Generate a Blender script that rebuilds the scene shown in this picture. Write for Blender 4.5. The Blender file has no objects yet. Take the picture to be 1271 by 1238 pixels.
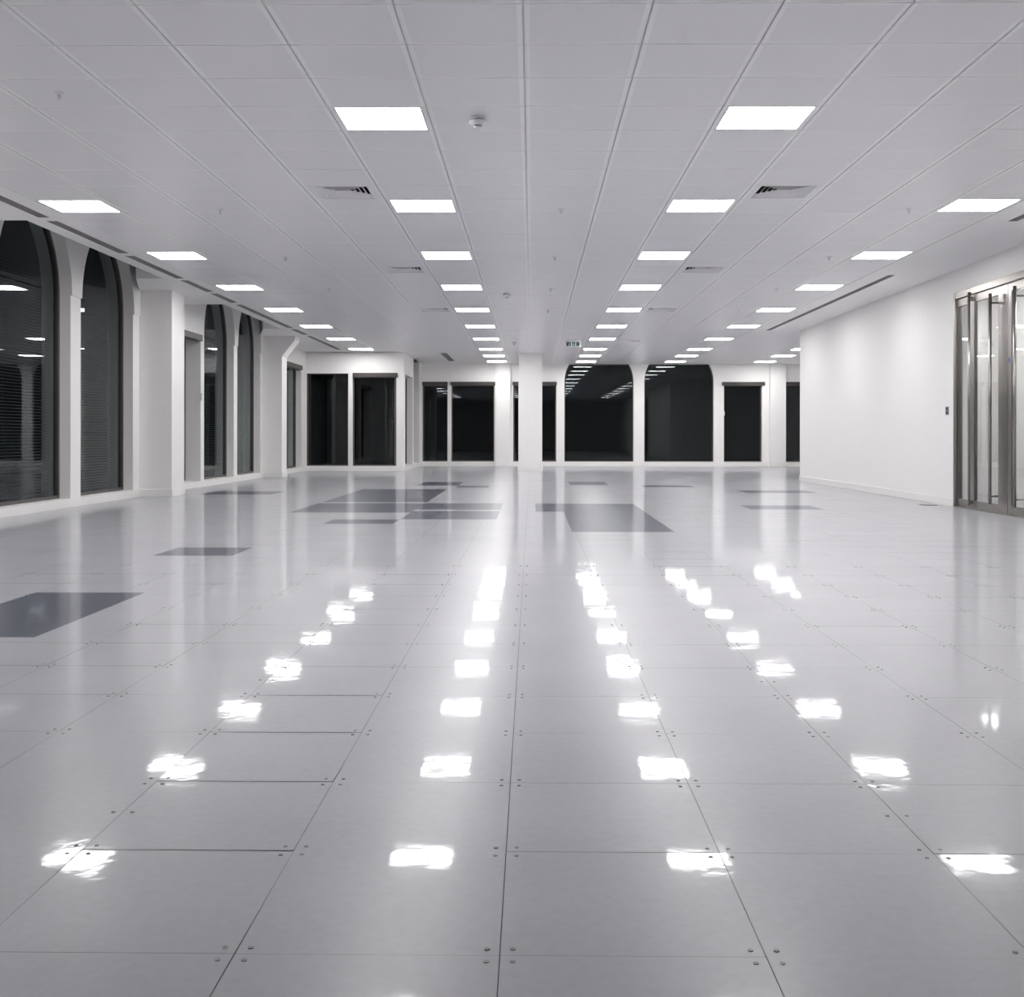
import bpy, bmesh, math, random
from mathutils import Vector, Matrix
from mathutils.geometry import tessellate_polygon
random.seed(7)
C = bpy.context.scene.collection
H = 3.339            # ceiling height
EYE = 0.990
F = 1325.0          # focal length in pixels of the 1271 px wide frame

# ------------------------------------------------------------------ helpers
def link(o, parent=None):
    C.objects.link(o)
    if parent is not None:
        o.parent = parent
    return o

def tag(o, label, cat, group=None, kind=None):
    o['label'] = label
    o['category'] = cat
    if group: o['group'] = group
    if kind: o['kind'] = kind
    return o

def empty(name, loc, label, cat, group=None, kind=None):
    o = bpy.data.objects.new(name, None)
    o.empty_display_size = 0.1
    o.location = loc
    link(o)
    return tag(o, label, cat, group, kind)

def obj(name, bm, mats, parent=None, smooth=False):
    me = bpy.data.meshes.new(name)
    bmesh.ops.recalc_face_normals(bm, faces=bm.faces) if not getattr(bm, 'keepn', False) else None
    bm.to_mesh(me); bm.free()
    if not isinstance(mats, (list, tuple)): mats = [mats]
    for m in mats: me.materials.append(m)
    if smooth:
        for p in me.polygons: p.use_smooth = True
    return link(bpy.data.objects.new(name, me), parent)

def BM(): return bmesh.new()

def box(bm, x0, x1, y0, y1, z0, z1, bev=0.0):
    v = [bm.verts.new(p) for p in ((x0,y0,z0),(x1,y0,z0),(x1,y1,z0),(x0,y1,z0),(x0,y0,z1),(x1,y0,z1),(x1,y1,z1),(x0,y1,z1))]
    fs = [bm.faces.new([v[i] for i in q]) for q in ((3,2,1,0),(4,5,6,7),(0,1,5,4),(1,2,6,5),(2,3,7,6),(3,0,4,7))]
    if bev > 0:
        es = list({e for f in fs for e in f.edges})
        bmesh.ops.bevel(bm, geom=es, offset=bev, segments=2, profile=0.5, affect='EDGES')
    return bm

def quad(bm, a, b, c, d, mi=0):
    f = bm.faces.new([bm.verts.new(p) for p in (a, b, c, d)])
    f.material_index = mi
    return f

def tube(bm, p0, p1, r, n=16):
    p0, p1 = Vector(p0), Vector(p1)
    d = (p1 - p0)
    q = d.to_track_quat('Z', 'Y')
    a = [bm.verts.new(p0 + q @ Vector((r*math.cos(2*math.pi*i/n), r*math.sin(2*math.pi*i/n), 0))) for i in range(n)]
    b = [bm.verts.new(p1 + q @ Vector((r*math.cos(2*math.pi*i/n), r*math.sin(2*math.pi*i/n), 0))) for i in range(n)]
    for i in range(n):
        j = (i+1) % n
        bm.faces.new((a[i], a[j], b[j], b[i]))
    bm.faces.new(a[::-1]); bm.faces.new(b)
    return bm

def lathe(bm, prof, n=32):
    rings = []
    for r, z in prof:
        if r < 1e-6: rings.append([bm.verts.new((0,0,z))])
        else: rings.append([bm.verts.new((r*math.cos(2*math.pi*i/n), r*math.sin(2*math.pi*i/n), z)) for i in range(n)])
    for a, b in zip(rings, rings[1:]):
        for i in range(n):
            j = (i+1) % n
            if len(a) == 1 and len(b) == 1: continue
            if len(a) == 1: bm.faces.new((a[0], b[i], b[j]))
            elif len(b) == 1: bm.faces.new((a[i], a[j], b[0]))
            else: bm.faces.new((a[i], a[j], b[j], b[i]))
    return bm

def prism(bm, poly, fn, d0, d1):
    """poly: list of (u,z); fn(u,z,d) -> world"""
    a = [bm.verts.new(fn(u, z, d0)) for u, z in poly]
    b = [bm.verts.new(fn(u, z, d1)) for u, z in poly]
    n = len(poly)
    bm.faces.new(a); bm.faces.new(b[::-1])
    for i in range(n):
        j = (i+1) % n
        bm.faces.new((a[i], b[i], b[j], a[j]))
    return bm

def outline(u0, u1, z0, z1, spring=None, R=1.3, n=14):
    """opening outline, counter clockwise: bottom left, bottom right, up the right side, over the top, down the left"""
    if spring is None:
        return [(u0,z0),(u1,z0),(u1,z1),(u0,z1)]
    arc = []
    for i in range(n+1):
        z = spring + (z1-spring)*i/n
        arc.append((R - math.sqrt(max(R*R-(z-spring)**2, 0)), z))
    return [(u0,z0),(u1,z0)] + [(u1-dx, z) for dx, z in arc] + [(u0+dx, z) for dx, z in arc[::-1]]

def wall_mesh(bm, outer, holes, fn, d0, d1):
    """a wall slab with openings; front at depth d0, back at d1"""
    loops = [outer] + holes
    pts = [p for l in loops for p in l]
    tris = tessellate_polygon([[Vector((u, z, 0)) for u, z in l] for l in loops])
    for d in (d0, d1):
        vs = [bm.verts.new(fn(u, z, d)) for u, z in pts]
        for t in tris:
            try: bm.faces.new([vs[i] for i in t])
            except ValueError: pass
    for l in loops:
        n = len(l)
        for i in range(n):
            (ua, za), (ub, zb) = l[i], l[(i+1) % n]
            quad(bm, fn(ua,za,d0), fn(ub,zb,d0), fn(ub,zb,d1), fn(ua,za,d1))
    bmesh.ops.remove_doubles(bm, verts=bm.verts, dist=1e-5)
    return bm

def inset(poly, t):
    """inset a (mostly convex, ccw) outline by t"""
    n = len(poly); out = []
    for i in range(n):
        p0, p1, p2 = Vector(poly[i-1]), Vector(poly[i]), Vector(poly[(i+1) % n])
        a = (p1-p0); b = (p2-p1)
        if a.length < 1e-7 or b.length < 1e-7: out.append(tuple(p1)); continue
        na = Vector((-a.y, a.x)).normalized(); nb = Vector((-b.y, b.x)).normalized()
        m = (na+nb); m.normalize()
        k = t/max(0.3, m.dot(na))
        out.append(tuple(p1 + m*k))
    return out

def frame_mesh(bm, poly, t, fn, d0, d1):
    q = inset(poly, t)
    n = len(poly)
    for i in range(n):
        j = (i+1) % n
        A, B, c, d = poly[i], poly[j], q[j], q[i]
        for dd in (d0, d1):
            quad(bm, fn(*A, dd), fn(*B, dd), fn(*c, dd), fn(*d, dd))
        quad(bm, fn(*d, d0), fn(*c, d0), fn(*c, d1), fn(*d, d1))
        quad(bm, fn(*A, d0), fn(*B, d0), fn(*B, d1), fn(*A, d1))
    bmesh.ops.remove_doubles(bm, verts=bm.verts, dist=1e-5)
    return bm

def face_poly(bm, poly, fn, d):
    bm.faces.new([bm.verts.new(fn(u, z, d)) for u, z in poly])
    return bm

# ------------------------------------------------------------------ materials
def mat(name):
    m = bpy.data.materials.new(name); m.use_nodes = True
    nt = m.node_tree
    b = nt.nodes['Principled BSDF']
    return m, nt, b

def noise_bump(nt, b, scale, strength, dist=0.002, detail=3, coord='Object'):
    tc = nt.nodes.new('ShaderNodeTexCoord')
    nz = nt.nodes.new('ShaderNodeTexNoise'); nz.inputs['Scale'].default_value = scale; nz.inputs['Detail'].default_value = detail
    bp = nt.nodes.new('ShaderNodeBump'); bp.inputs['Strength'].default_value = strength; bp.inputs['Distance'].default_value = dist
    nt.links.new(tc.outputs[coord], nz.inputs['Vector'])
    nt.links.new(nz.outputs['Fac'], bp.inputs['Height'])
    nt.links.new(bp.outputs['Normal'], b.inputs['Normal'])
    return nz, bp

def simple(name, col, rough=0.5, metal=0.0, spec=0.5, noise=0.03, scale=9.0, bump=0.04):
    m, nt, b = mat(name)
    nz, bp = noise_bump(nt, b, 60, bump)
    n2 = nt.nodes.new('ShaderNodeTexNoise'); n2.inputs['Scale'].default_value = scale
    tc = nt.nodes.new('ShaderNodeTexCoord'); nt.links.new(tc.outputs['Object'], n2.inputs['Vector'])
    mx = nt.nodes.new('ShaderNodeMix'); mx.data_type = 'RGBA'
    mx.inputs[6].default_value = (*[c*(1-noise) for c in col], 1)
    mx.inputs[7].default_value = (*[min(1, c*(1+noise)) for c in col], 1)
    nt.links.new(n2.outputs['Fac'], mx.inputs[0])
    nt.links.new(mx.outputs[2], b.inputs['Base Color'])
    b.inputs['Roughness'].default_value = rough
    b.inputs['Metallic'].default_value = metal
    b.inputs['Specular IOR Level'].default_value = spec
    return m

M = {}
M['wall'] = simple('white wall paint', (0.82,0.808,0.792), 0.55, spec=0.3, noise=0.012)
M['trim'] = simple('white satin trim paint', (0.80,0.79,0.77), 0.35, noise=0.01)
M['border'] = simple('plain ceiling tile border', (0.95,0.945,0.945), 0.3, noise=0.01, bump=0.0)
M['ceil'] = simple('white perforated ceiling tile', (0.86,0.85,0.86), 0.34, spec=0.5, noise=0.012, bump=0.01)
M['plaster'] = simple('white plaster ceiling', (0.90,0.89,0.89), 0.45, spec=0.4, noise=0.01)
M['gap'] = simple('ceiling void', (0.10,0.10,0.10), 0.9, spec=0.1)
M['darkgrey'] = simple('dark grey plenum', (0.09,0.09,0.09), 0.8, spec=0.1)
M['slotgrey'] = simple('grey slot', (0.36,0.35,0.345), 0.6, spec=0.2)
M['frame'] = simple('dark bronze window frame', (0.10,0.09,0.085), 0.4, metal=0.3)
M['steel'] = simple('brushed stainless steel', (0.35,0.33,0.31), 0.28, metal=1.0, noise=0.06, scale=30, bump=0.02)
M['steel_dark'] = simple('dark door edge', (0.13,0.12,0.115), 0.35, metal=0.6)
M['blindbox'] = simple('grey blind housing', (0.06,0.055,0.05), 0.45, metal=0.2)
M['slat'] = simple('grey blind slat', (0.20,0.21,0.21), 0.5)
M['vslat'] = simple('charcoal vertical blind fabric', (0.030,0.035,0.038), 0.8, spec=0.1)
M['plastic'] = simple('white plastic', (0.78,0.78,0.80), 0.35)
M['detdark'] = simple('detector slot', (0.05,0.045,0.06), 0.5)
M['green'] = simple('green sign print', (0.02,0.12,0.09), 0.5)
M['greendark'] = simple('dark green sign print', (0.015,0.04,0.035), 0.5)
M['screw'] = simple('dull screw metal', (0.20,0.19,0.19), 0.45, metal=0.6)
M['lid'] = simple('grey metal lid', (0.22,0.22,0.22), 0.4, metal=0.4)
M['blue'] = simple('blue sticker', (0.03,0.13,0.42), 0.5)
M['switch'] = simple('grey metal switch plate', (0.30,0.29,0.285), 0.35, metal=0.7)
M['switchdark'] = simple('dark switch rocker', (0.06,0.05,0.05), 0.4)
M['facade'] = simple('night facade outside', (0.05,0.055,0.065), 0.8, noise=0.2, scale=2)
M['facade2'] = simple('dark outside panel', (0.10,0.11,0.11), 0.8, noise=0.1, scale=2)

def glass(name, ior, tint, rough=0.0):
    m = bpy.data.materials.new(name); m.use_nodes = True
    nt = m.node_tree; nt.nodes.clear()
    out = nt.nodes.new('ShaderNodeOutputMaterial')
    mix = nt.nodes.new('ShaderNodeMixShader')
    fr = nt.nodes.new('ShaderNodeFresnel')
    geo = nt.nodes.new('ShaderNodeNewGeometry')      # both faces of the sheet reflect as from the air side
    mr = nt.nodes.new('ShaderNodeMapRange'); mr.inputs[3].default_value = ior; mr.inputs[4].default_value = 1/ior
    nt.links.new(geo.outputs['Backfacing'], mr.inputs[0]); nt.links.new(mr.outputs[0], fr.inputs['IOR'])
    tr = nt.nodes.new('ShaderNodeBsdfTransparent'); tr.inputs['Color'].default_value = (*tint, 1)
    gl = nt.nodes.new('ShaderNodeBsdfGlossy'); gl.inputs['Roughness'].default_value = rough; gl.inputs['Color'].default_value = (0.95,0.98,1,1)
    nt.links.new(fr.outputs[0], mix.inputs[0]); nt.links.new(tr.outputs[0], mix.inputs[1]); nt.links.new(gl.outputs[0], mix.inputs[2])
    nt.links.new(mix.outputs[0], out.inputs[0])
    return m
M['glass'] = glass('dark window glass', 1.25, (0.72,0.75,0.75))
M['glass2'] = glass('dark double glazing', 1.42, (0.60,0.63,0.63))
M['doorglass'] = glass('clear door glass', 1.33, (0.93,0.94,0.94))

LIGHT = 31.0
def emit(name, strength, col=(1,1,1)):
    m = bpy.data.materials.new(name); m.use_nodes = True
    nt = m.node_tree; nt.nodes.clear()
    out = nt.nodes.new('ShaderNodeOutputMaterial'); em = nt.nodes.new('ShaderNodeEmission')
    em.inputs['Color'].default_value = (*col, 1); em.inputs['Strength'].default_value = strength
    nt.links.new(em.outputs[0], out.inputs[0])
    return m
M['led'] = emit('lit panel diffuser', LIGHT, (1.0,0.985,0.985))

# ---- floor material: glossy grey sheet tiles, darker bare tiles in patches
DARK = [(-3.0,-2.34,5.0,6.44),(-3.0,-2.37,8.42,9.05),(-3.0,-1.5,13.2,15.0),(-3.0,-1.5,15.3,19.0),(-2.25,-1.5,11.5,12.1),
        (-1.5,-0.4,12.15,13.5),(-1.5,-0.4,13.75,15.05),(0.4,1.42,10.6,13.4),(0.05,1.42,13.4,15.0),(0.75,1.5,20.7,22.2),
        (2.1,3.05,19.9,20.6),(2.85,3.8,13.9,14.7),(3.6,4.8,17.9,18.8),(-1.4,-0.8,19.6,20.4),(-2.2,-1.4,20.4,22.0),(-5.4,-4.2,17.2,18.2)]
def floor_mat():
    K = 0.990/0.951
    m, nt, b = mat('polished grey floor tile')
    L = nt.links
    geo = nt.nodes.new('ShaderNodeNewGeometry')
    sep = nt.nodes.new('ShaderNodeSeparateXYZ'); L.new(geo.outputs['Position'], sep.inputs[0])
    acc = None
    def mth(op, a, c, d=None):
        n = nt.nodes.new('ShaderNodeMath'); n.operation = op
        for i, v in enumerate((a, c, d)):
            if v is None: continue
            if isinstance(v, (int, float)): n.inputs[i].default_value = v
            else: L.new(v, n.inputs[i])
        return n.outputs[0]
    for x0, x1, y0, y1 in [tuple(v*K for v in t) for t in DARK]:
        cx = mth('COMPARE', sep.outputs[0], (x0+x1)/2, (x1-x0)/2)
        cy = mth('COMPARE', sep.outputs[1], (y0+y1)/2, (y1-y0)/2)
        p = mth('MULTIPLY', cx, cy)
        acc = p if acc is None else mth('MAXIMUM', acc, p)
    n1 = nt.nodes.new('ShaderNodeTexNoise'); n1.inputs['Scale'].default_value = 1.7; n1.inputs['Detail'].default_value = 5
    L.new(geo.outputs['Position'], n1.inputs['Vector'])
    n2 = nt.nodes.new('ShaderNodeTexNoise'); n2.inputs['Scale'].default_value = 38; n2.inputs['Detail'].default_value = 6
    L.new(geo.outputs['Position'], n2.inputs['Vector'])
    s = mth('ADD', mth('MULTIPLY', n1.outputs['Fac'], 0.55), mth('MULTIPLY', n2.outputs['Fac'], 0.45))
    rmp = nt.nodes.new('ShaderNodeMapRange'); rmp.inputs[1].default_value = 0.35; rmp.inputs[2].default_value = 0.65
    rmp.inputs[3].default_value = 0.93; rmp.inputs[4].default_value = 1.06
    L.new(s, rmp.inputs[0])
    mx = nt.nodes.new('ShaderNodeMix'); mx.data_type = 'RGBA'
    mx.inputs[6].default_value = (0.405,0.406,0.432,1)
    mx.inputs[7].default_value = (0.075,0.083,0.115,1)
    L.new(acc, mx.inputs[0])
    mul = nt.nodes.new('ShaderNodeMix'); mul.data_type = 'RGBA'; mul.blend_type = 'MULTIPLY'; mul.inputs[0].default_value = 1
    L.new(mx.outputs[2], mul.inputs[6])
    cmb = nt.nodes.new('ShaderNodeCombineColor')
    for i in range(3): L.new(rmp.outputs[0], cmb.inputs[i])
    L.new(cmb.outputs[0], mul.inputs[7])
    L.new(mul.outputs[2], b.inputs['Base Color'])
    b.inputs['Roughness'].default_value = 0.30
    b.inputs['Specular IOR Level'].default_value = 0.28
    b.inputs['Coat Weight'].default_value = 0.40
    b.inputs['Coat IOR'].default_value = 1.30
    b.inputs['Coat Roughness'].default_value = 0.042
    # waviness
    n3 = nt.nodes.new('ShaderNodeTexNoise'); n3.inputs['Scale'].default_value = 9; n3.inputs['Detail'].default_value = 3
    L.new(geo.outputs['Position'], n3.inputs['Vector'])
    bp = nt.nodes.new('ShaderNodeBump'); bp.inputs['Strength'].default_value = 0.10; bp.inputs['Distance'].default_value = 0.004
    L.new(n3.outputs['Fac'], bp.inputs['Height'])
    L.new(bp.outputs['Normal'], b.inputs['Normal']); L.new(bp.outputs['Normal'], b.inputs['Coat Normal'])
    return m
M['floor'] = floor_mat()
M['joint'] = simple('dark tile joint', (0.14,0.14,0.14), 0.7)

# ------------------------------------------------------------------ plan
XL, XR = -6.35, 5.97
YB = 34.85          # back wall
YBL = 29.9          # back-left wall
XRET = -3.59        # return wall between them
YE = 23.83          # far end of the right-hand wall
XBAY = 10.0
YN = -6.0           # behind the camera

# ------------------------------------------------------------------ floor
TS = 0.507; TX0 = -0.118*TS; TY0 = 4.0125*TS
bm = BM()
g = 0.0009
i0, i1 = -14, 21
for i in range(i0, i1):
    for j in range(-16, 69):
        xa, xb = TX0 + i*TS + g, TX0 + (i+1)*TS - g
        ya, yb = TY0 + j*TS + g, TY0 + (j+1)*TS - g
        ax = random.gauss(0, 0.0009); ay = random.gauss(0, 0.0015)
        cx, cy = (xa+xb)/2, (ya+yb)/2
        z = lambda x, y: -0.0006 + ax*(x-cx) + ay*(y-cy)
        f = quad(bm, (xa,ya,z(xa,ya)), (xb,ya,z(xb,ya)), (xb,yb,z(xb,yb)), (xa,yb,z(xa,yb)), 0)
quad(bm, (TX0+i0*TS, YN-0.5, -0.006), (TX0+i1*TS, YN-0.5, -0.006), (TX0+i1*TS, 35.6, -0.006), (TX0+i0*TS, 35.6, -0.006), 1)
floor = obj('floor', bm, [M['floor'], M['joint']])
tag(floor, 'glossy pale grey tiled office floor with darker bare tile patches', 'floor', kind='structure')
# screws at the tile corners: nearest hundred as parts, the rest as one
pts = []
for i in range(-14, 20):
    for j in range(-2, 13):
        X, Y = TX0 + i*TS, TY0 + j*TS
        if Y < 1.6: continue
        px = 660 + F*X/Y
        if px < -30 or px > 1300 or X < XL+0.1 or X > XR-0.1: continue
        for sx in (-1, 1):
            for sy in (-1, 1):
                pts.append((X+sx*0.025, Y+sy*0.025))
        if i in (-2, 2) and j in (1, 4):
            for sx in (-1, 1): pts.append((X+sx*0.025, Y+TS/2))
pts.sort(key=lambda p: math.hypot(p[0], p[1]))
def disc(bm, x, y, r=0.0052, n=10):
    a = [bm.verts.new((x+r*math.cos(2*math.pi*k/n), y+r*math.sin(2*math.pi*k/n), 0.0006)) for k in range(n)]
    b2 = [bm.verts.new((x+r*1.15*math.cos(2*math.pi*k/n), y+r*1.15*math.sin(2*math.pi*k/n), -0.003)) for k in range(n)]
    bm.faces.new(a)
    for k in range(n):
        l = (k+1) % n
        bm.faces.new((b2[k], b2[l], a[l], a[k]))
b0 = BM(); disc(b0, 0, 0); sc0 = obj('screw_head', b0, M['screw'], floor)
for k, (x, y) in enumerate(pts[:100]):
    o = sc0 if k == 0 else link(sc0.copy(), floor)
    o.location = (x, y, 0)
bm = BM()
for x, y in pts[100:]: disc(bm, x, y)
o = obj('screw_head', bm, M['screw'], floor); o['kind'] = 'stuff'

# ------------------------------------------------------------------ ceiling
KP = 0.705; KX = -0.0505; RY = 0.6; RN = 10.67
lx = lambda k: KX + k*KP
ry = lambda n: (n + RN)*RY
lights = {}   # (col centre k, n)
COLS = {'near left': (-2, [-3,2,7,12,17,22,27,32,37,41,45]), 'near right': (2, [-3,2,7,12,17,22,27,32,37,41,45]),
        'far left': (-7, [-3,2,7,12,17,22,27,32,37]), 'far right': (6, [-3,2,7,12,17,22,27,32,37,41,45])}
cells = {}
for cn, (k, ns) in COLS.items():
    for q, n in enumerate(ns): cells[(k, n)] = (cn, q)
VENTS = [(-3,6),(3,6),(-3,14),(3,14),(-3,22),(3,22),(3,33)]
bm = BM()
XBI, YBI = 0.036, 0.017
def ring(bm, xa, xb, ya, yb, mi):
    """plain border of one tile: flat rim, then the small turned-up edge at the joint"""
    A = [(xa+XBI,ya+YBI,H),(xb-XBI,ya+YBI,H),(xb-XBI,yb-YBI,H),(xa+XBI,yb-YBI,H)]
    gx, gy = 0.0065, 0.0045
    B = [(xa+gx,ya+gy,H),(xb-gx,ya+gy,H),(xb-gx,yb-gy,H),(xa+gx,yb-gy,H)]
    E = [(p[0],p[1],H+0.018) for p in B]
    va = [bm.verts.new(p) for p in A]; vb = [bm.verts.new(p) for p in B]; ve = [bm.verts.new(p) for p in E]
    for q in range(4):
        r = (q+1) % 4
        f = bm.faces.new((va[q], va[r], vb[r], vb[q])); f.material_index = mi
        f = bm.faces.new((vb[q], vb[r], ve[r], ve[q])); f.material_index = mi
    return va
for k in range(-7, 7):
    for n in range(-20, 48):
        xa, xb, ya, yb = lx(k), lx(k+1), ry(n), ry(n+1)
        if yb > YB: yb = YB
        if ya >= 29.8 and k < -2: continue
        if ya >= YB: continue
        va = ring(bm, xa, xb, ya, yb, 2)
        if (k, n) in cells or (k, n) in VENTS: continue
        bm.faces.new(va[::-1])
quad(bm, (lx(-7),YN,H+0.13), (lx(7),YN,H+0.13), (lx(7),YB,H+0.13), (lx(-7),YB,H+0.13), 1)
for k in range(-7, 8):     # concealed runners close the joints between tiles
    quad(bm, (lx(k)-0.03,YN,H+0.02), (lx(k)+0.03,YN,H+0.02), (lx(k)+0.03,YB,H+0.02), (lx(k)-0.03,YB,H+0.02), 0)
for n in range(-20, 48):
    if ry(n) > YB: continue
    q0 = lx(-7) if ry(n) < 29.7 else lx(-2)
    quad(bm, (q0,ry(n)-0.008,H+0.015), (lx(7),ry(n)-0.008,H+0.015), (lx(7),ry(n)+0.008,H+0.015), (q0,ry(n)+0.008,H+0.015), 0)
ceiling = obj('ceiling', bm, [M['ceil'], M['gap'], M['border']])
tag(ceiling, 'white metal tile ceiling over the empty office floor', 'ceiling', kind='structure')

def rects(bm, x0, x1, y0, y1, holes, z):
    xs = sorted({x0, x1} | {min(max(v, x0), x1) for h in holes for v in h[:2]})
    ys = sorted({y0, y1} | {min(max(v, y0), y1) for h in holes for v in h[2:]})
    for a, b in zip(xs, xs[1:]):
        for c, d in zip(ys, ys[1:]):
            mx, my = (a+b)/2, (c+d)/2
            if any(h[0] < mx < h[1] and h[2] < my < h[3] for h in holes): continue
            quad(bm, (a,c,z), (b,c,z), (b,d,z), (a,d,z))
LS = (-5.32, -5.20); RS = (5.19, 5.29)
LSLOT = [(9.2,11.45),(11.64,13.7),(13.9,15.9),(16.1,17.4),(17.6,18.8),(19.1,23.2),(23.5,24.75),(25.1,29.1)]
RSLOT = [(7.5,11.7),(15.6,23.75)]
PE = -5.52
POCK = [(11.6, 15.9, 17.2), (19.05, 23.43, 24.9)]   # start, straight end, end of the splay
bm = BM()
holes = [(LS[0], LS[1], a, b) for a, b in LSLOT] + [(-6.9, PE, p[0], p[2]) for p in POCK]
rects(bm, -6.75, lx(-7), YN, YBL, holes, H)
for (a, b, c) in POCK:      # splayed end of each perimeter recess
    vs = [bm.verts.new(p) for p in ((PE,b,H),(-5.92,b,H),(XL,c,H),(PE,c,H))]
    bm.faces.new(vs)
rects(bm, XRET-0.3, lx(-2), 29.8+0.0, YB, [(-2.60,-2.42,30.3,33.4)], H)
rects(bm, -6.75, XRET-0.3, 29.8, YBL, [], H)
rects(bm, lx(-7), XRET-0.3, 29.8, YBL+0.02, [], H)
BAYL = [(7.352, n) for n in (37, 41, 45)]
holes = [(RS[0], RS[1], a, b) for a, b in RSLOT] + [(x-0.3525+XBI, x+0.3525-XBI, ry(n)+0.017, ry(n+1)-0.017) for x, n in BAYL]
rects(bm, lx(7), XR+0.25, YN, YE, holes, H)
rects(bm, lx(7), XBAY, YE, YB, holes, H)
# recess walls and lids
for (a, b, c) in POCK:
    T = 4.22
    quad(bm, (PE,a,H), (PE,c,H), (PE,c,T), (PE,a,T))
    quad(bm, (PE,a,H), (-6.75,a,H), (-6.75,a,T), (PE,a,T))
    quad(bm, (PE,b,H), (-5.92,b,H), (-5.92,b,T), (PE,b,T))
    quad(bm, (-5.92,b,H), (XL,c,H), (XL,c,T), (-5.92,b,T))
    quad(bm, (PE,a,T), (-6.75,a,T), (-6.75,c,T), (PE,c,T))
o = obj('ceiling_margin', bm, M['plaster'])
tag(o, 'plain plaster ceiling strips along both side walls with recesses over the arched windows', 'ceiling', kind='structure')

# lights
def light_parts(root):
    hx, hy = KP/2-XBI-0.001, RY/2-0.0175
    b = BM()
    t = 0.012
    for x0, x1, y0, y1 in ((-hx,hx,-hy,-hy+t),(-hx,hx,hy-t,hy),(-hx,-hx+t,-hy+t,hy-t),(hx-t,hx,-hy+t,hy-t)):
        box(b, x0, x1, y0, y1, -0.002, 0.05)
    obj('frame', b, M['plastic'], root)
    b = BM(); box(b, -hx+t, hx-t, -hy+t, hy-t, 0.0, 0.03)
    obj('diffuser', b, M['led'], root)
ORD = ['first','second','third','fourth','fifth','sixth','seventh','eighth','ninth','tenth','eleventh','twelfth']
proto = None
def place_light(x, y, label, group):
    global proto
    if proto is None:
        proto = empty('ceiling_light', (x, y, H), label, 'ceiling light', group)
        light_parts(proto)
        return proto
    r = proto.copy(); C.objects.link(r); r.location = (x, y, H); r['label'] = label; r['group'] = group
    for ch in list(proto.children):
        c = ch.copy(); C.objects.link(c); c.parent = r
    return r
ROWN = {'near left': 'inner left ceiling row', 'near right': 'inner right ceiling row',
        'far left': 'outer row by the arched windows', 'far right': 'outer row by the right wall'}
for cn, (k, ns) in COLS.items():
    vis = 2 if cn.startswith('near') else 7
    seen = [n for n in ns if n >= vis]
    for n in ns:
        if n in seen:
            i = seen.index(n)
            w = ORD[i] + ' from the front' if i < len(seen)-1 else 'farthest from the front'
            lab = f'square ceiling light, {w} in the {ROWN[cn]}'
        else:
            back = [m for m in ns if m < vis][::-1]
            lab = f'square ceiling light overhead, {ORD[back.index(n)]} before view of {ROWN[cn]}'
        place_light((lx(k)+lx(k+1))/2, (ry(n)+ry(n+1))/2, lab, 'square ceiling light panels')
for q, (x, n) in enumerate(BAYL):
    place_light(x, (ry(n)+ry(n+1))/2, f"square ceiling light in the far bay past the right wall, {['partly hidden','middle one','farthest back'][q]}", 'square ceiling light panels')

# four-way louvre vents
vproto = None
VL = {(-3,6):'square louvred ceiling vent at left, nearest of the left three', (3,6):'square louvred ceiling vent at right, nearest of the right four',
      (-3,14):'square louvred ceiling vent at left, second one back beside the light row', (3,14):'square louvred ceiling vent at right, second one back beside the light row',
      (-3,22):'small looking louvred ceiling vent at left, farthest of the left three', (3,22):'small looking louvred ceiling vent at right, third one back',
      (3,33):'thin looking ceiling vent at right, farthest back near the arched windows'}
for (k, n) in VENTS:
    x, y = (lx(k)+lx(k+1))/2, (ry(n)+ry(n+1))/2
    if vproto is None:
        vproto = empty('ceiling_vent', (x,y,H), VL[(k,n)], 'vent', 'louvred ceiling vents')
        hx, hy = KP/2-XBI-0.001, RY/2-0.0175
        b = BM()
        sx, sy = 0.262, 0.258
        for x0,x1,y0,y1 in ((-hx,hx,-hy,-sy),(-hx,hx,sy,hy),(-hx,-sx,-sy,sy),(sx,hx,-sy,sy)):
            box(b, x0,x1,y0,y1, 0.0, 0.02)
        obj('frame', b, M['ceil'], vproto)
        b = BM()
        for s in (0.258, 0.213, 0.168, 0.123, 0.078):
            lo, up = s, s-0.036
            for th in (0.0,):
                P = [(-lo,-lo,0.004),(lo,-lo,0.004),(lo,lo,0.004),(-lo,lo,0.004)]
                Q = [(-up,-up,0.040),(up,-up,0.040),(up,up,0.040),(-up,up,0.040)]
                for a_ in range(4):
                    c_ = (a_+1) % 4
                    quad(b, P[a_], P[c_], Q[c_], Q[a_])
                    P2 = [(p[0]*(1+0.004/lo), p[1]*(1+0.004/lo), p[2]) for p in (P[a_], P[c_])]
                    Q2 = [(p[0]*(1+0.004/max(up,0.01)), p[1]*(1+0.004/max(up,0.01)), p[2]) for p in (Q[a_], Q[c_])]
                    quad(b, P2[0], P2[1], Q2[1], Q2[0])
                    quad(b, P[a_], P[c_], P2[1], P2[0])
        obj('louvres', b, M['ceil'], vproto)
        b = BM()
        z0, z1 = 0.02, 0.11
        quad(b, (-hx,-hy,z1),(hx,-hy,z1),(hx,hy,z1),(-hx,hy,z1))
        for p, q in (((-sx,-sy),(sx,-sy)),((sx,-sy),(sx,sy)),((sx,sy),(-sx,sy)),((-sx,sy),(-sx,-sy))):
            quad(b, (*p,z0),(*q,z0),(*q,z1),(*p,z1))
        obj('plenum', b, M['darkgrey'], vproto)
    else:
        r = vproto.copy(); C.objects.link(r); r.location = (x,y,H); r['label'] = VL[(k,n)]
        for ch in list(vproto.children):
            c = ch.copy(); C.objects.link(c); c.parent = r

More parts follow.
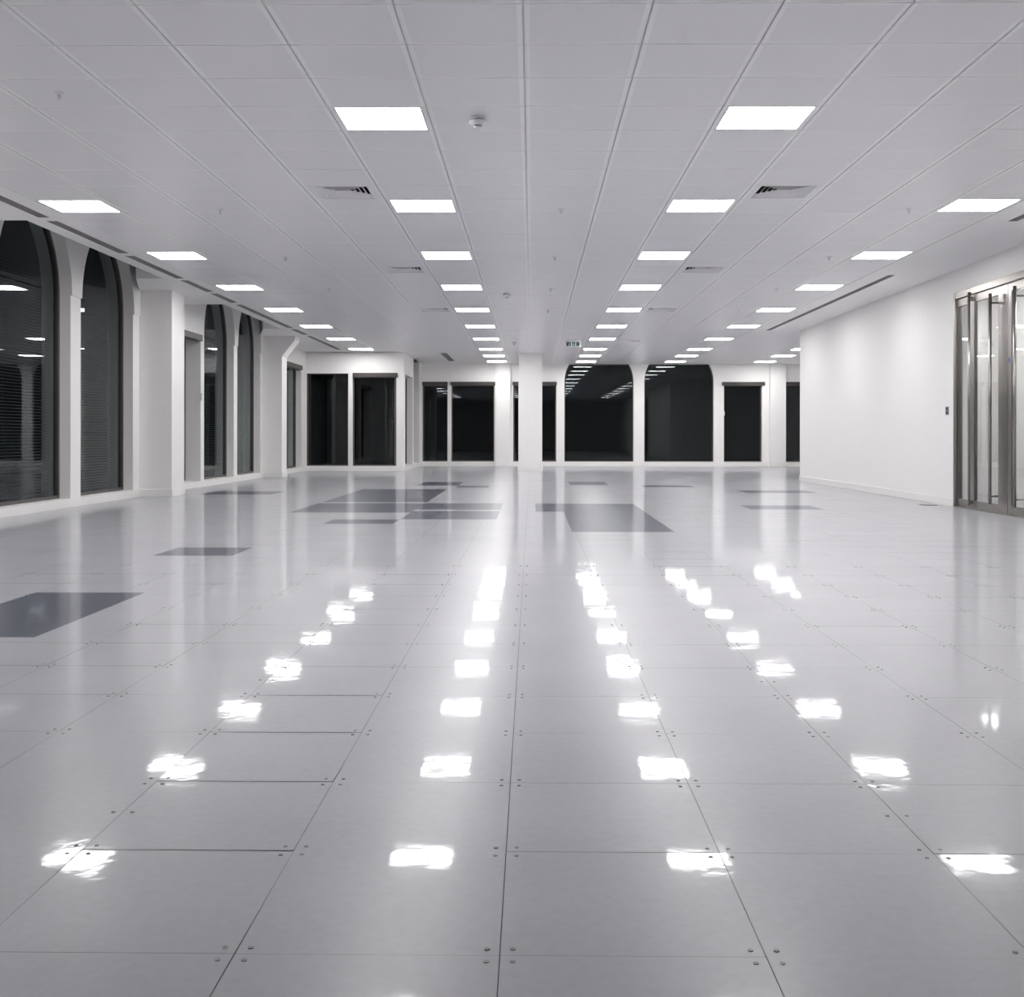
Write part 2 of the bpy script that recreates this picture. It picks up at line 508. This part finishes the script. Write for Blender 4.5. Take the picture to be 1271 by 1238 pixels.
# slot diffusers
def slot(xa, xb, ya, yb, label):
    cx, cy = (xa+xb)/2, (ya+yb)/2
    r = empty('slot_diffuser', (cx, cy, H), label, 'air diffuser', 'linear slot diffusers')
    w, l = (xb-xa)/2, (yb-ya)/2
    b = BM()
    quad(b, (-w,-l,0.035),(w,-l,0.035),(w,l,0.035),(-w,l,0.035))
    quad(b, (-w,-l,0),(w,-l,0),(w,-l,0.035),(-w,-l,0.035)); quad(b, (-w,l,0),(w,l,0),(w,l,0.035),(-w,l,0.035))
    quad(b, (-w,-l,0),(-w,l,0),(-w,l,0.035),(-w,-l,0.035)); quad(b, (w,-l,0),(w,l,0),(w,l,0.035),(w,-l,0.035))
    obj('slot_channel', b, M['slotgrey'], r)
    b = BM()
    for s in (-0.34, 0.34):
        box(b, s*w-0.004, s*w+0.004, -l, l, 0.002, 0.028)
    obj('blade', b, M['slotgrey'], r)
for q, (a, b_) in enumerate(LSLOT):
    slot(LS[0], LS[1], a, b_, f'grey linear slot diffuser along the arched window side, {ORD[q]} from the front')
slot(RS[0], RS[1], *RSLOT[0], 'grey linear slot diffuser above the glass doors, cut by the frame')
slot(RS[0], RS[1], *RSLOT[1], 'long grey linear slot diffuser along the white right wall')
slot(-2.60, -2.42, 30.3, 33.4, 'short grey slot diffuser in the recessed back left bay')

# smoke detectors
sp = None
for x, y, lab in ((-0.40, 7.87, 'round white smoke detector on the ceiling nearest the front'),
                  (-0.42, 17.6, 'round white smoke detector halfway down the ceiling'),
                  (-0.45, 26.7, 'round white smoke detector far back just before the pillar')):
    if sp is None:
        sp = empty('smoke_detector', (x,y,H), lab, 'smoke detector', 'ceiling smoke detectors')
        b = BM(); lathe(b, [(0,0),(0.052,0),(0.052,-0.016),(0.046,-0.020),(0,-0.020)]); obj('base', b, M['plastic'], sp, True)
        b = BM(); lathe(b, [(0,-0.020),(0.050,-0.020),(0.050,-0.029),(0,-0.029)]); obj('sensor_slot', b, M['detdark'], sp)
        b = BM(); lathe(b, [(0,-0.029),(0.064,-0.029),(0.066,-0.034),(0.060,-0.046),(0.040,-0.058),(0.036,-0.060),(0,-0.060)]); obj('housing', b, M['plastic'], sp, True)
        b = BM(); lathe(b, [(0,-0.060),(0.030,-0.060),(0.030,-0.068),(0,-0.068)]); obj('sensor_cage', b, M['detdark'], sp)
        b = BM(); lathe(b, [(0,-0.068),(0.033,-0.068),(0.030,-0.076),(0.012,-0.080),(0,-0.080)]); obj('cap', b, M['plastic'], sp, True)
    else:
        r = sp.copy(); C.objects.link(r); r.location = (x,y,H); r['label'] = lab
        for ch in list(sp.children):
            c = ch.copy(); C.objects.link(c); c.parent = r

# sprinklers
spr = None
side = {-3.24: 'left', 0.30: 'centre', 3.89: 'right'}
for x in (-3.24, 0.30, 3.89):
    ys = [11.05, 14.0, 17.0, 19.95] if x > -3 else [7.28, 11.05, 14.0, 17.0]
    for q, y in enumerate(ys):
        lab = f'tiny pendent fire sprinkler on the {side[x]} ceiling line, {ORD[q]} from the front'
        if spr is None:
            spr = empty('ceiling_sprinkler', (x,y,H), lab, 'sprinkler', 'pendent ceiling sprinklers')
            b = BM(); lathe(b, [(0,0.004),(0.034,0.004),(0.034,-0.001),(0.030,-0.006),(0,-0.007)], 20); obj('rosette', b, M['plastic'], spr, True)
            b = BM(); tube(b, (0,0,-0.006), (0,0,-0.048), 0.007, 10)
            tube(b, (-0.012,0,-0.018), (-0.004,0,-0.046), 0.003, 8); tube(b, (0.012,0,-0.018), (0.004,0,-0.046), 0.003, 8)
            obj('nozzle', b, M['plastic'], spr)
            b = BM(); lathe(b, [(0,-0.046),(0.017,-0.046),(0.017,-0.049),(0,-0.049)], 20); obj('deflector', b, M['plastic'], spr)
        else:
            r = spr.copy(); C.objects.link(r); r.location = (x,y,H); r['label'] = lab
            for ch in list(spr.children):
                c = ch.copy(); C.objects.link(c); c.parent = r

# exit sign
r = empty('exit_sign', (1.01, 26.0, H), 'small hanging exit sign with green symbols on a pale panel', 'sign')
b = BM(); box(b, -0.185, 0.185, -0.008, 0.008, -0.178, -0.045, 0.003); obj('panel', b, M['plastic'], r)
b = BM(); box(b, -0.17, 0.17, -0.02, 0.02, -0.045, -0.0)
obj('mounting_rail', b, M['plastic'], r)
b = BM()
box(b, -0.165, -0.135, -0.0115, -0.008, -0.160, -0.060)
obj('door_symbol', b, M['greendark'], r)
b = BM()   # running figure block
box(b, -0.132, -0.062, -0.0115, -0.008, -0.160, -0.060)
fp_ = obj('figure_panel', b, M['green'], r)
b = BM()
prism(b, [(-0.112,-0.085),(-0.098,-0.073),(-0.090,-0.085),(-0.099,-0.098)], lambda u,z,d:(u,d,z), -0.0125, -0.0116)
prism(b, [(-0.105,-0.100),(-0.092,-0.100),(-0.078,-0.113),(-0.084,-0.118),(-0.095,-0.111),(-0.098,-0.124),(-0.080,-0.150),(-0.090,-0.152),(-0.106,-0.130),(-0.122,-0.148),(-0.127,-0.142),(-0.112,-0.122)], lambda u,z,d:(u,d,z), -0.0125, -0.0116)
obj('running_figure', b, M['plastic'], fp_)
b = BM(); box(b, -0.030, 0.045, -0.0115, -0.008, -0.160, -0.060); ap_ = obj('arrow_panel', b, M['green'], r)
b = BM(); prism(b, [(0.001,-0.075),(0.009,-0.075),(0.009,-0.125),(0.022,-0.112),(0.028,-0.118),(0.005,-0.145),(-0.018,-0.118),(-0.012,-0.112),(0.001,-0.125)], lambda u,z,d:(u,d,z), -0.0125, -0.0116)
obj('arrow', b, M['plastic'], ap_)
b = BM(); box(b, 0.070, 0.150, -0.0115, -0.008, -0.160, -0.060); dp_ = obj('doorway_panel', b, M['green'], r)
b = BM(); box(b, 0.090, 0.124, -0.0125, -0.0116, -0.158, -0.075); obj('doorway', b, M['facade2'], dp_)

# ------------------------------------------------------------------ windows
WN = [0]
def window(u0, u1, z0, z1, fn, gd, label, spring=None, R=1.3, blind=None, box_=None, ft=0.045, chain=False, out=1):
    """fn(u,z,d): d grows outwards from the wall face; gd = glass depth"""
    WN[0] += 1
    r = empty(f'window_{WN[0]}', (0,0,0), label, 'window', kind='structure')
    P = outline(u0, u1, z0, z1, spring, R)
    b = BM(); frame_mesh(b, P, ft, fn, gd-0.03, gd+0.04); obj('window_frame', b, M['frame'], r)
    b = BM(); q = inset(P, ft*0.6)
    prism(b, q, fn, gd, gd+0.012); obj('glass_pane', b, M['glass'] if fn is fl else M['glass2'], r)
    e = ft+0.01
    if blind == 'h':
        b = BM(); z = z0+0.08
        while z < z1-0.1:
            ua, ub = u0+e, u1-e
            if spring and z > spring:
                dx = R-math.sqrt(max(R*R-(z-spring)**2, 0)); ua += dx; ub -= dx
            a1 = [fn(ua, z-0.004, gd+0.07), fn(ub, z-0.004, gd+0.07), fn(ub, z+0.006, gd+0.095), fn(ua, z+0.006, gd+0.095)]
            quad(b, *a1)
            quad(b, *[Vector(p)+Vector((0,0,0.0012)) for p in a1])
            quad(b, fn(ua,z-0.004,gd+0.07), fn(ub,z-0.004,gd+0.07), fn(ub,z-0.0028,gd+0.07), fn(ua,z-0.0028,gd+0.07))
            z += 0.0405
        obj('venetian_blind', b, M['slat'], r)
    elif blind == 'v':
        b = BM(); u = u0+e
        while u < u1-e-0.02:
            zt = z1-0.02
            dx = 0
            s = 0.082
            a1 = [fn(u, z0+0.06, gd+0.09), fn(u+s, z0+0.06, gd+0.115), fn(u+s, zt, gd+0.115), fn(u, zt, gd+0.09)]
            quad(b, *a1)
            quad(b, *[Vector(p) + (Vector(fn(0,0,1))-Vector(fn(0,0,0)))*0.002 for p in a1])
            u += 0.078
        obj('vertical_blind', b, M['vslat'], r)
    if box_:
        a, c = box_
        b = BM()
        prism(b, [(a, z1-0.105),(c, z1-0.105),(c, z1+0.012),(a, z1+0.012)], fn, -0.05, 0.06)
        obj('blind_box', b, M['blindbox'], r)
        b = BM()
        prism(b, [(a+0.03, z1-0.135),(c-0.03, z1-0.135),(c-0.03, z1-0.105),(a+0.03, z1-0.105)], fn, 0.02, 0.035)
        obj('blind_hem_bar', b, M['blindbox'], r)
    if chain:
        for u in (u0-0.0, u1+0.0):
            b = BM(); prism(b, [(u-0.02,1.66),(u+0.02,1.66),(u+0.02,1.80),(u-0.02,1.80)], fn, -0.03, 0.0)
            obj('chain_holder', b, M['trim'], r)
    return P

SILL = 0.12
fl = lambda u, z, d: (XL - d, u, z)            # left wall: u = Y
AT = 4.13; SPR = 2.918
holes = []
holes.append(window(12.60, 14.63, SILL, AT, fl, 0.18, 'tall arched window with grey slat blind nearest the front on the left wall', SPR, 1.3, 'h'))
holes.append(window(14.96, 16.93, SILL, AT, fl, 0.18, 'tall arched window with grey slat blind just before the square column', SPR, 1.3, 'h'))
holes.append(window(17.95, 20.41, SILL, 2.90, fl, 0.32, 'rectangular window half hidden behind the square left column', None, box_=(17.95, 20.38), chain=True))
holes.append(window(20.62, 22.68, SILL, AT, fl, 0.18, 'narrow looking arched window just past the square left column', SPR, 1.3, 'h'))
holes.append(window(22.95, 24.89, SILL, AT, fl, 0.18, 'narrow looking arched window just before the splayed left column', SPR, 1.3, 'h'))
holes.append(window(26.2, 29.35, SILL, 2.90, fl, 0.18, 'rectangular window between the splayed column and the back left corner', None, box_=(26.2, 29.3)))
b = BM()
wall_mesh(b, [(YN,0),(YBL+0.4,0),(YBL+0.4,4.25),(YN,4.25)], holes, fl, 0, 0.40)
o = obj('wall_left', b, M['wall']); tag(o, 'white left wall with arched window piers', 'wall', kind='structure')
# pier capitals: slightly proud flared heads above the springing line
b = BM()
def pier_head(ua, ub, left=True, right=True):
    z1 = 4.0; n = 12; R = 1.3; pts = []
    la = [(ua - (R-math.sqrt(R*R-(z-SPR)**2)) if left else ua, z) for z in [SPR+(z1-SPR)*i/n for i in range(n+1)]]
    ra = [(ub + (R-math.sqrt(R*R-(z-SPR)**2)) if right else ub, z) for z in [SPR+(z1-SPR)*i/n for i in range(n+1)]]
    poly = la + ra[::-1]
    # clip to what the ceiling recess leaves free
    prism(b, poly, fl, -0.022, 0.0)
pier_head(14.63, 14.96); pier_head(16.93, 17.19, True, False); pier_head(22.68, 22.95); pier_head(24.89, 25.09, True, False)
o = obj('trim_1', b, M['wall']); tag(o, 'flared white heads of the piers between the arched windows', 'trim', kind='structure')
# skirting left
b = BM()
box(b, XL, XL+0.018, YN, 17.2, 0, SILL, 0.003); box(b, XL, XL+0.018, 17.82, 25.1, 0, SILL, 0.003); box(b, XL, XL+0.018, 25.6, YBL, 0, SILL, 0.003)
o = obj('baseboard_left', b, M['trim']); tag(o, 'white skirting under the left windows', 'baseboard', kind='structure')

# left columns
b = BM(); box(b, XL, -5.82, 17.2, 17.82, 0, H)
c1 = obj('column', b, M['wall']); tag(c1, 'square white column against the left wall after the first two arches', 'column', kind='structure')
b = BM(); box(b, XL+0.0, -5.802, 17.182, 17.838, 0, 0.12, 0.003); obj('skirting', b, M['trim'], c1)
b = BM()
prism(b, [(XL,0),(-5.89,0),(-5.89,2.86),(-5.58,3.25),(-5.58,H),(XL,H)], lambda u,z,d:(u,d,z), 25.1, 25.6)
c2 = obj('column', b, M['wall']); tag(c2, 'white column with a splayed bracket head near the back left corner', 'column', kind='structure')
b = BM(); box(b, XL+0.0, -5.872, 25.082, 25.618, 0, 0.12, 0.003); obj('skirting', b, M['trim'], c2)

# back-left wall
fb = lambda y0: (lambda u, z, d: (u, y0 + d, z))
f1 = fb(YBL)
holes = [window(-6.33, -5.15, 0.14, 2.74, f1, 0.12, 'dark window pane in the back left corner', None, ft=0.03),
         window(-5.03, -3.80, 0.14, 2.74, f1, 0.12, 'dark window with grey roller blind box beside the back left corner pane', None, box_=(-5.02,-3.76), ft=0.035)]
b = BM(); wall_mesh(b, [(-6.75,0),(XRET,0),(XRET,H+0.02),(-6.75,H+0.02)], holes, f1, 0, 0.22)
o = obj('wall_back_left', b, M['wall']); tag(o, 'short white wall with two dark windows at the back left', 'wall', kind='structure')
# return wall (faces +X)
fr_ = lambda u, z, d: (XRET - d, u, z)
holes = [window(30.28, 32.19, 0.14, 2.74, fr_, 0.21, 'window seen edge on in the return wall, first past the corner', None, ft=0.03),
         window(32.38, 33.98, 0.14, H, fr_, 0.21, 'full height window seen edge on in the return wall', None, ft=0.03)]
b = BM(); wall_mesh(b, [(YBL+0.22,0),(YB,0),(YB,H+0.02),(YBL+0.22,H+0.02)], holes, fr_, 0, 0.30)
o = obj('wall_return', b, M['wall']); tag(o, 'white return wall running back from the left corner bay', 'wall', kind='structure')
# back wall
pxx = lambda x: (x-660)*YB/F
f2 = fb(YB)
ZS = 0.15
holes = [
 window(-3.575, pxx(555.5), ZS, 2.745, f2, 0.12, 'dark window left of the roller blind window on the back wall', None, box_=(-3.575,pxx(555.5)), ft=0.03),
 window(pxx(560), pxx(613.5), ZS, 2.745, f2, 0.12, 'wide dark window with roller blind box beside the slim pilaster', None, box_=(pxx(559),pxx(615)), ft=0.035),
 window(pxx(637), pxx(690.5), ZS, 2.745, f2, 0.12, 'dark window mostly hidden behind the white pillar', None, box_=(pxx(636),pxx(691)), ft=0.04),
 window(pxx(700.5), pxx(786.3), ZS, H-0.004, f2, 0.14, 'wide arched window right of the pillar, showing reflected lights', 2.765, 1.12, 'v', ft=0.03),
 window(pxx(799.5), pxx(885.5), ZS, H-0.004, f2, 0.14, 'second wide arched window, right of the first on the back wall', 2.765, 1.12, 'v', ft=0.03),
 window(pxx(898), pxx(945), ZS, 2.745, f2, 0.12, 'narrow window with brown blind box right of the arches', None, box_=(pxx(895.5),pxx(948.5)), ft=0.035, chain=True),
 window(pxx(973.5), pxx(1010), ZS, 2.745, f2, 0.12, 'dark window in the far bay behind the right wall end', None, box_=(pxx(973.5),pxx(1010)), ft=0.04)]
b = BM(); wall_mesh(b, [(XRET-0.30,0),(XBAY,0),(XBAY,H+0.02),(XRET-0.30,H+0.02)], holes, f2, 0, 0.26)
o = obj('wall_back', b, M['wall']); tag(o, 'white back wall with dark windows and two arches', 'wall', kind='structure')
b = BM(); box(b, XRET, XBAY, YB-0.018, YB, 0, ZS-0.01, 0.003); box(b, XL, XRET+0.018, YBL-0.018, YBL, 0, 0.13, 0.003); box(b, XRET, XRET+0.018, YBL, YB-0.018, 0, 0.13, 0.003)
o = obj('baseboard_back', b, M['trim']); tag(o, 'white skirting along the back walls', 'baseboard', kind='structure')
# pilasters
b = BM(); box(b, pxx(615), pxx(633.5), YB-0.16, YB, 0, H)
p1 = obj('pilaster', b, M['wall']); tag(p1, 'slim white pilaster on the back wall left of the pillar', 'pilaster', kind='structure')
b = BM(); box(b, pxx(614.5), pxx(634), YB-0.178, YB-0.0, 0, 0.14, 0.003); obj('skirting', b, M['trim'], p1)
b = BM(); box(b, pxx(954), pxx(973.3), YB-0.16, YB, 0, H)
p2 = obj('pilaster', b, M['wall']); tag(p2, 'white pilaster on the back wall near the right wall end', 'pilaster', kind='structure')
b = BM(); box(b, pxx(953.5), pxx(973.8), YB-0.178, YB-0.0, 0, 0.14, 0.003); obj('skirting', b, M['trim'], p2)
# freestanding pillar
b = BM(); box(b, -0.376, 0.296, 30.2, 30.87, 0, H)
p3 = obj('pillar', b, M['wall']); tag(p3, 'freestanding square white pillar in front of the back wall', 'pillar', kind='structure')
b = BM(); box(b, -0.398, 0.318, 30.178, 30.892, 0, 0.12, 0.003); obj('skirting', b, M['trim'], p3)
b = BM(); box(b, -0.40, 0.32, 30.175, 30.895, H-0.05, H, 0.003); obj('head_trim', b, M['trim'], p3)

# ------------------------------------------------------------------ right wall and bay
fR = lambda u, z, d: (XR + d, u, z)
D0, D1, DH = 12.05, 15.15, 3.01
b = BM()
wall_mesh(b, [(YN,0),(D0,0),(D0,DH),(D1,DH),(D1,0),(YE,0),(YE,H+0.02),(YN,H+0.02)], [], fR, 0, 0.20)
o = obj('wall_right', b, M['wall']); tag(o, 'plain white right wall washed by the ceiling lights', 'wall', kind='structure')
b = BM(); box(b, XR-0.016, XR, D1+0.0, YE, 0, 0.115, 0.003); box(b, XR-0.016, XR, YN, D0, 0, 0.115, 0.003); box(b, XR-0.016, XR+0.2, YE, YE+0.016, 0, 0.115, 0.003)
o = obj('baseboard_right', b, M['trim']); tag(o, 'white skirting along the right wall', 'baseboard', kind='structure')
b = BM(); box(b, XR+0.2, XBAY, YE-0.2, YE, 0, H)
o = obj('wall_bay_front', b, M['wall']); tag(o, 'white wall closing the far bay behind the right wall', 'wall', kind='structure')
b = BM(); box(b, XBAY, XBAY+0.2, YE-0.2, YB+0.26, 0, H+0.02)
o = obj('wall_bay_side', b, M['wall']); tag(o, 'white side wall of the far right bay', 'wall', kind='structure')
b = BM(); box(b, -6.75, XR+0.2, YN-0.2, YN, 0, H+0.2)
o = obj('wall_front', b, M['wall']); tag(o, 'white wall behind the viewpoint', 'wall', kind='structure')
# corridor behind the glass doors
CX = 7.75
b = BM(); box(b, CX, CX+0.15, 8.0, YE-0.2, 0, H); box(b, XR+0.2, CX, 7.85, 8.0, 0, H)
o = obj('wall_corridor', b, M['wall']); tag(o, 'white corridor wall seen through the glass doors', 'wall', kind='structure')
b = BM()
cl = [(6.95, 10.2), (6.95, 13.2), (6.95, 16.2), (6.95, 19.2)]
rects(b, XR+0.2, CX+0.15, 7.85, YE-0.2, [(x-0.317, x+0.317, y-0.288, y+0.288) for x, y in cl], H)
o = obj('ceiling_corridor', b, M['plaster']); tag(o, 'white corridor ceiling behind the glass doors', 'ceiling', kind='structure')
for q, (x, y) in enumerate(cl):
    place_light(x, y, f'lit panel in the corridor ceiling behind the glass doors, {ORD[q]} along', 'corridor light panels')

# glass entrance doors
d = empty('door_1', (XR, (D0+D1)/2, 0), 'stainless steel framed double glass doors in the right wall', 'door', kind='structure')
def dpart(name, bm_, m, par=d, smooth=False):
    bmesh.ops.translate(bm_, verts=bm_.verts, vec=(-XR, -(D0+D1)/2, 0)) if par is d else None
    return obj(name, bm_, m, par, smooth)
def sub(name, bm_, m, par, smooth=False):
    bmesh.ops.translate(bm_, verts=bm_.verts, vec=(-XR, -(D0+D1)/2, 0))
    return obj(name, bm_, m, par, smooth)
fx0, fx1 = XR-0.015, XR+0.10
b = BM()
box(b, fx0, fx1, D1-0.055, D1, 0, DH, 0.003); box(b, fx0, fx1, D0, D0+0.07, 0, DH, 0.003)
box(b, fx0, fx1, D0+0.07, D1-0.07, DH-0.09, DH, 0.003)
dpart('door_frame', b, M['steel'])
DT = DH-0.10
def leaf(name, ya, yb, sa, sb, top=0.10, bot=0.11):
    """framed leaf: stile widths sa (low Y side) and sb (high Y side)"""
    x0, x1 = XR+0.02, XR+0.07
    b = BM()
    box(b, x0, x1, ya, ya+sa, 0.012, DT, 0.003); box(b, x0, x1, yb-sb, yb, 0.012, DT, 0.003)
    box(b, x0, x1, ya+sa, yb-sb, 0.012, 0.012+bot, 0.003); box(b, x0, x1, ya+sa, yb-sb, DT-top, DT, 0.003)
    p = dpart(name, b, M['steel'])
    b = BM(); box(b, x0+0.019, x0+0.031, ya+sa-0.01, yb-sb+0.01, 0.1, DT-top+0.01)
    sub('glass_pane', b, M['doorglass'], p)
    b = BM()
    for yy in (ya+sa, yb-sb-0.012):
        box(b, x0+0.006, x0+0.044, yy, yy+0.012, 0.122, DT-top)
    sub('glass_gasket', b, M['steel_dark'], p)
    return p
leaf('side_light', 14.66, 15.09, 0.025, 0.03)
l1 = leaf('door_leaf', 13.505, 14.655, 0.27, 0.13)
l2 = leaf('door_leaf', 12.345, 13.495, 0.15, 0.10)
leaf('side_light', 12.13, 12.34, 0.04, 0.04)
def pull(y, x, par, za=0.12, zb=2.83, r=0.021):
    s = 1 if x > XR+0.04 else -1
    b = BM(); tube(b, (x,y,za), (x,y,zb), r, 20)
    p = sub('pull_handle', b, M['steel'], par, False)
    for poly in p.data.polygons: poly.use_smooth = len(poly.vertices) == 4
    b = BM()
    for z in (za+0.10, zb-0.12):
        tube(b, (x,y,z), (XR+0.045,y,z), 0.012, 12)
    return p, b
for (y, x, par) in ((13.80, XR-0.075, l1), (13.80, XR+0.165, l1), (13.10, XR-0.075, l2), (13.10, XR+0.165, l2)):
    p, b = pull(y, x, par)
    me = p.data
    sub('handle_standoff', b, M['steel'], par)
b = BM(); tube(b, (XR-0.028, 14.575, 0.05), (XR-0.028, 14.575, 2.95), 0.017, 20)
p = dpart('pivot_post', b, M['steel'])
for poly in p.data.polygons: poly.use_smooth = len(poly.vertices) == 4
b = BM()
for z in (0.10, 2.86): box(b, XR-0.03, XR+0.03, 14.56, 14.59, z-0.03, z+0.03, 0.003)
dpart('pivot_hinge', b, M['steel'])
b = BM(); box(b, XR+0.0165, XR+0.0195, 13.445, 13.475, 1.92, 1.98)
sub('blue_sticker', b, M['blue'], l2)
b = BM(); box(b, fx0, fx1+0.03, D0+0.07, D1-0.07, 0, 0.010)
dpart('threshold', b, M['steel'])

# wall switch
r = empty('wall_switch', (XR, 15.09+0.05, 1.36), 'small grey metal access switch on the white wall beside the glass doors', 'switch')
r.location.y = 15.40
b = BM(); box(b, -0.008, 0, -0.055, 0.055, -0.06, 0.06, 0.002); obj('plate', b, M['switch'], r)
b = BM(); box(b, -0.012, -0.008, -0.035, 0.035, 0.01, 0.045, 0.001); obj('rocker', b, M['switchdark'], r)
b = BM(); box(b, -0.012, -0.008, -0.035, 0.035, -0.045, -0.01, 0.001); obj('rocker', b, M['switchdark'], r)
# floor box lid
r = empty('floor_outlet_box', (5.72, 15.45, 0), 'small flat grey floor outlet lid beside the right wall skirting', 'floor outlet')
b = BM(); box(b, -0.10, 0.10, -0.10, 0.10, 0, 0.006, 0.002); obj('frame', b, M['lid'], r)
b = BM(); box(b, -0.085, 0.085, -0.085, 0.085, 0.006, 0.009, 0.001); obj('lid', b, M['screw'], r)

# ------------------------------------------------------------------ night outside: a dim building across from the corner windows
fac = empty('outside_building', (-4.0, 40.0, 0), 'dim grey building outside beyond the back left windows at night', 'building')
b = BM(); box(b, -8.5, -2.0, 0, 6, -1, 9); obj('wall', b, M['facade'], fac)
for k, (x, z) in enumerate(((-7.4,0.6),(-7.4,3.2),(-5.2,0.6),(-5.2,3.2),(-3.2,0.6),(-3.2,3.2))):
    b = BM(); box(b, x, x+0.9, -0.03, 0, z, z+1.5); obj('window', b, M['darkgrey'], fac)

# ------------------------------------------------------------------ world, camera
w = bpy.data.worlds.new('night'); bpy.context.scene.world = w
w.use_nodes = True
w.node_tree.nodes['Background'].inputs[0].default_value = (0.010,0.012,0.015,1)
w.node_tree.nodes['Background'].inputs[1].default_value = 0.35

cam = bpy.data.cameras.new('camera'); co = bpy.data.objects.new('camera', cam); C.objects.link(co)
cam.sensor_width = 36; cam.sensor_fit = 'HORIZONTAL'
cam.lens = 36*F/1271
cam.shift_x = -(645.8-635.5)/1271
cam.shift_y = -(619-541.3)/1271
cam.clip_end = 200
R = Matrix.Rotation(0.0107, 4, 'Z') @ Matrix.Rotation(math.pi/2, 4, 'X') @ Matrix.Rotation(0.0012, 4, 'Z')
co.matrix_world = Matrix.Translation((0,0,EYE)) @ R
sc = bpy.context.scene
sc.camera = co
sc.view_settings.view_transform = 'Standard'
sc.view_settings.look = 'None'
sc.view_settings.gamma = 1
sc.view_settings.use_curve_mapping = False
sc.view_settings.exposure = 0.0
sc.cycles.use_denoising = True
sc.cycles.max_bounces = 12
sc.cycles.diffuse_bounces = 6
sc.cycles.glossy_bounces = 6
sc.cycles.transparent_max_bounces = 12
sc.cycles.sample_clamp_indirect = 6
sc.cycles.blur_glossy = 0.5
sc.cycles.caustics_reflective = False
sc.cycles.caustics_refractive = False
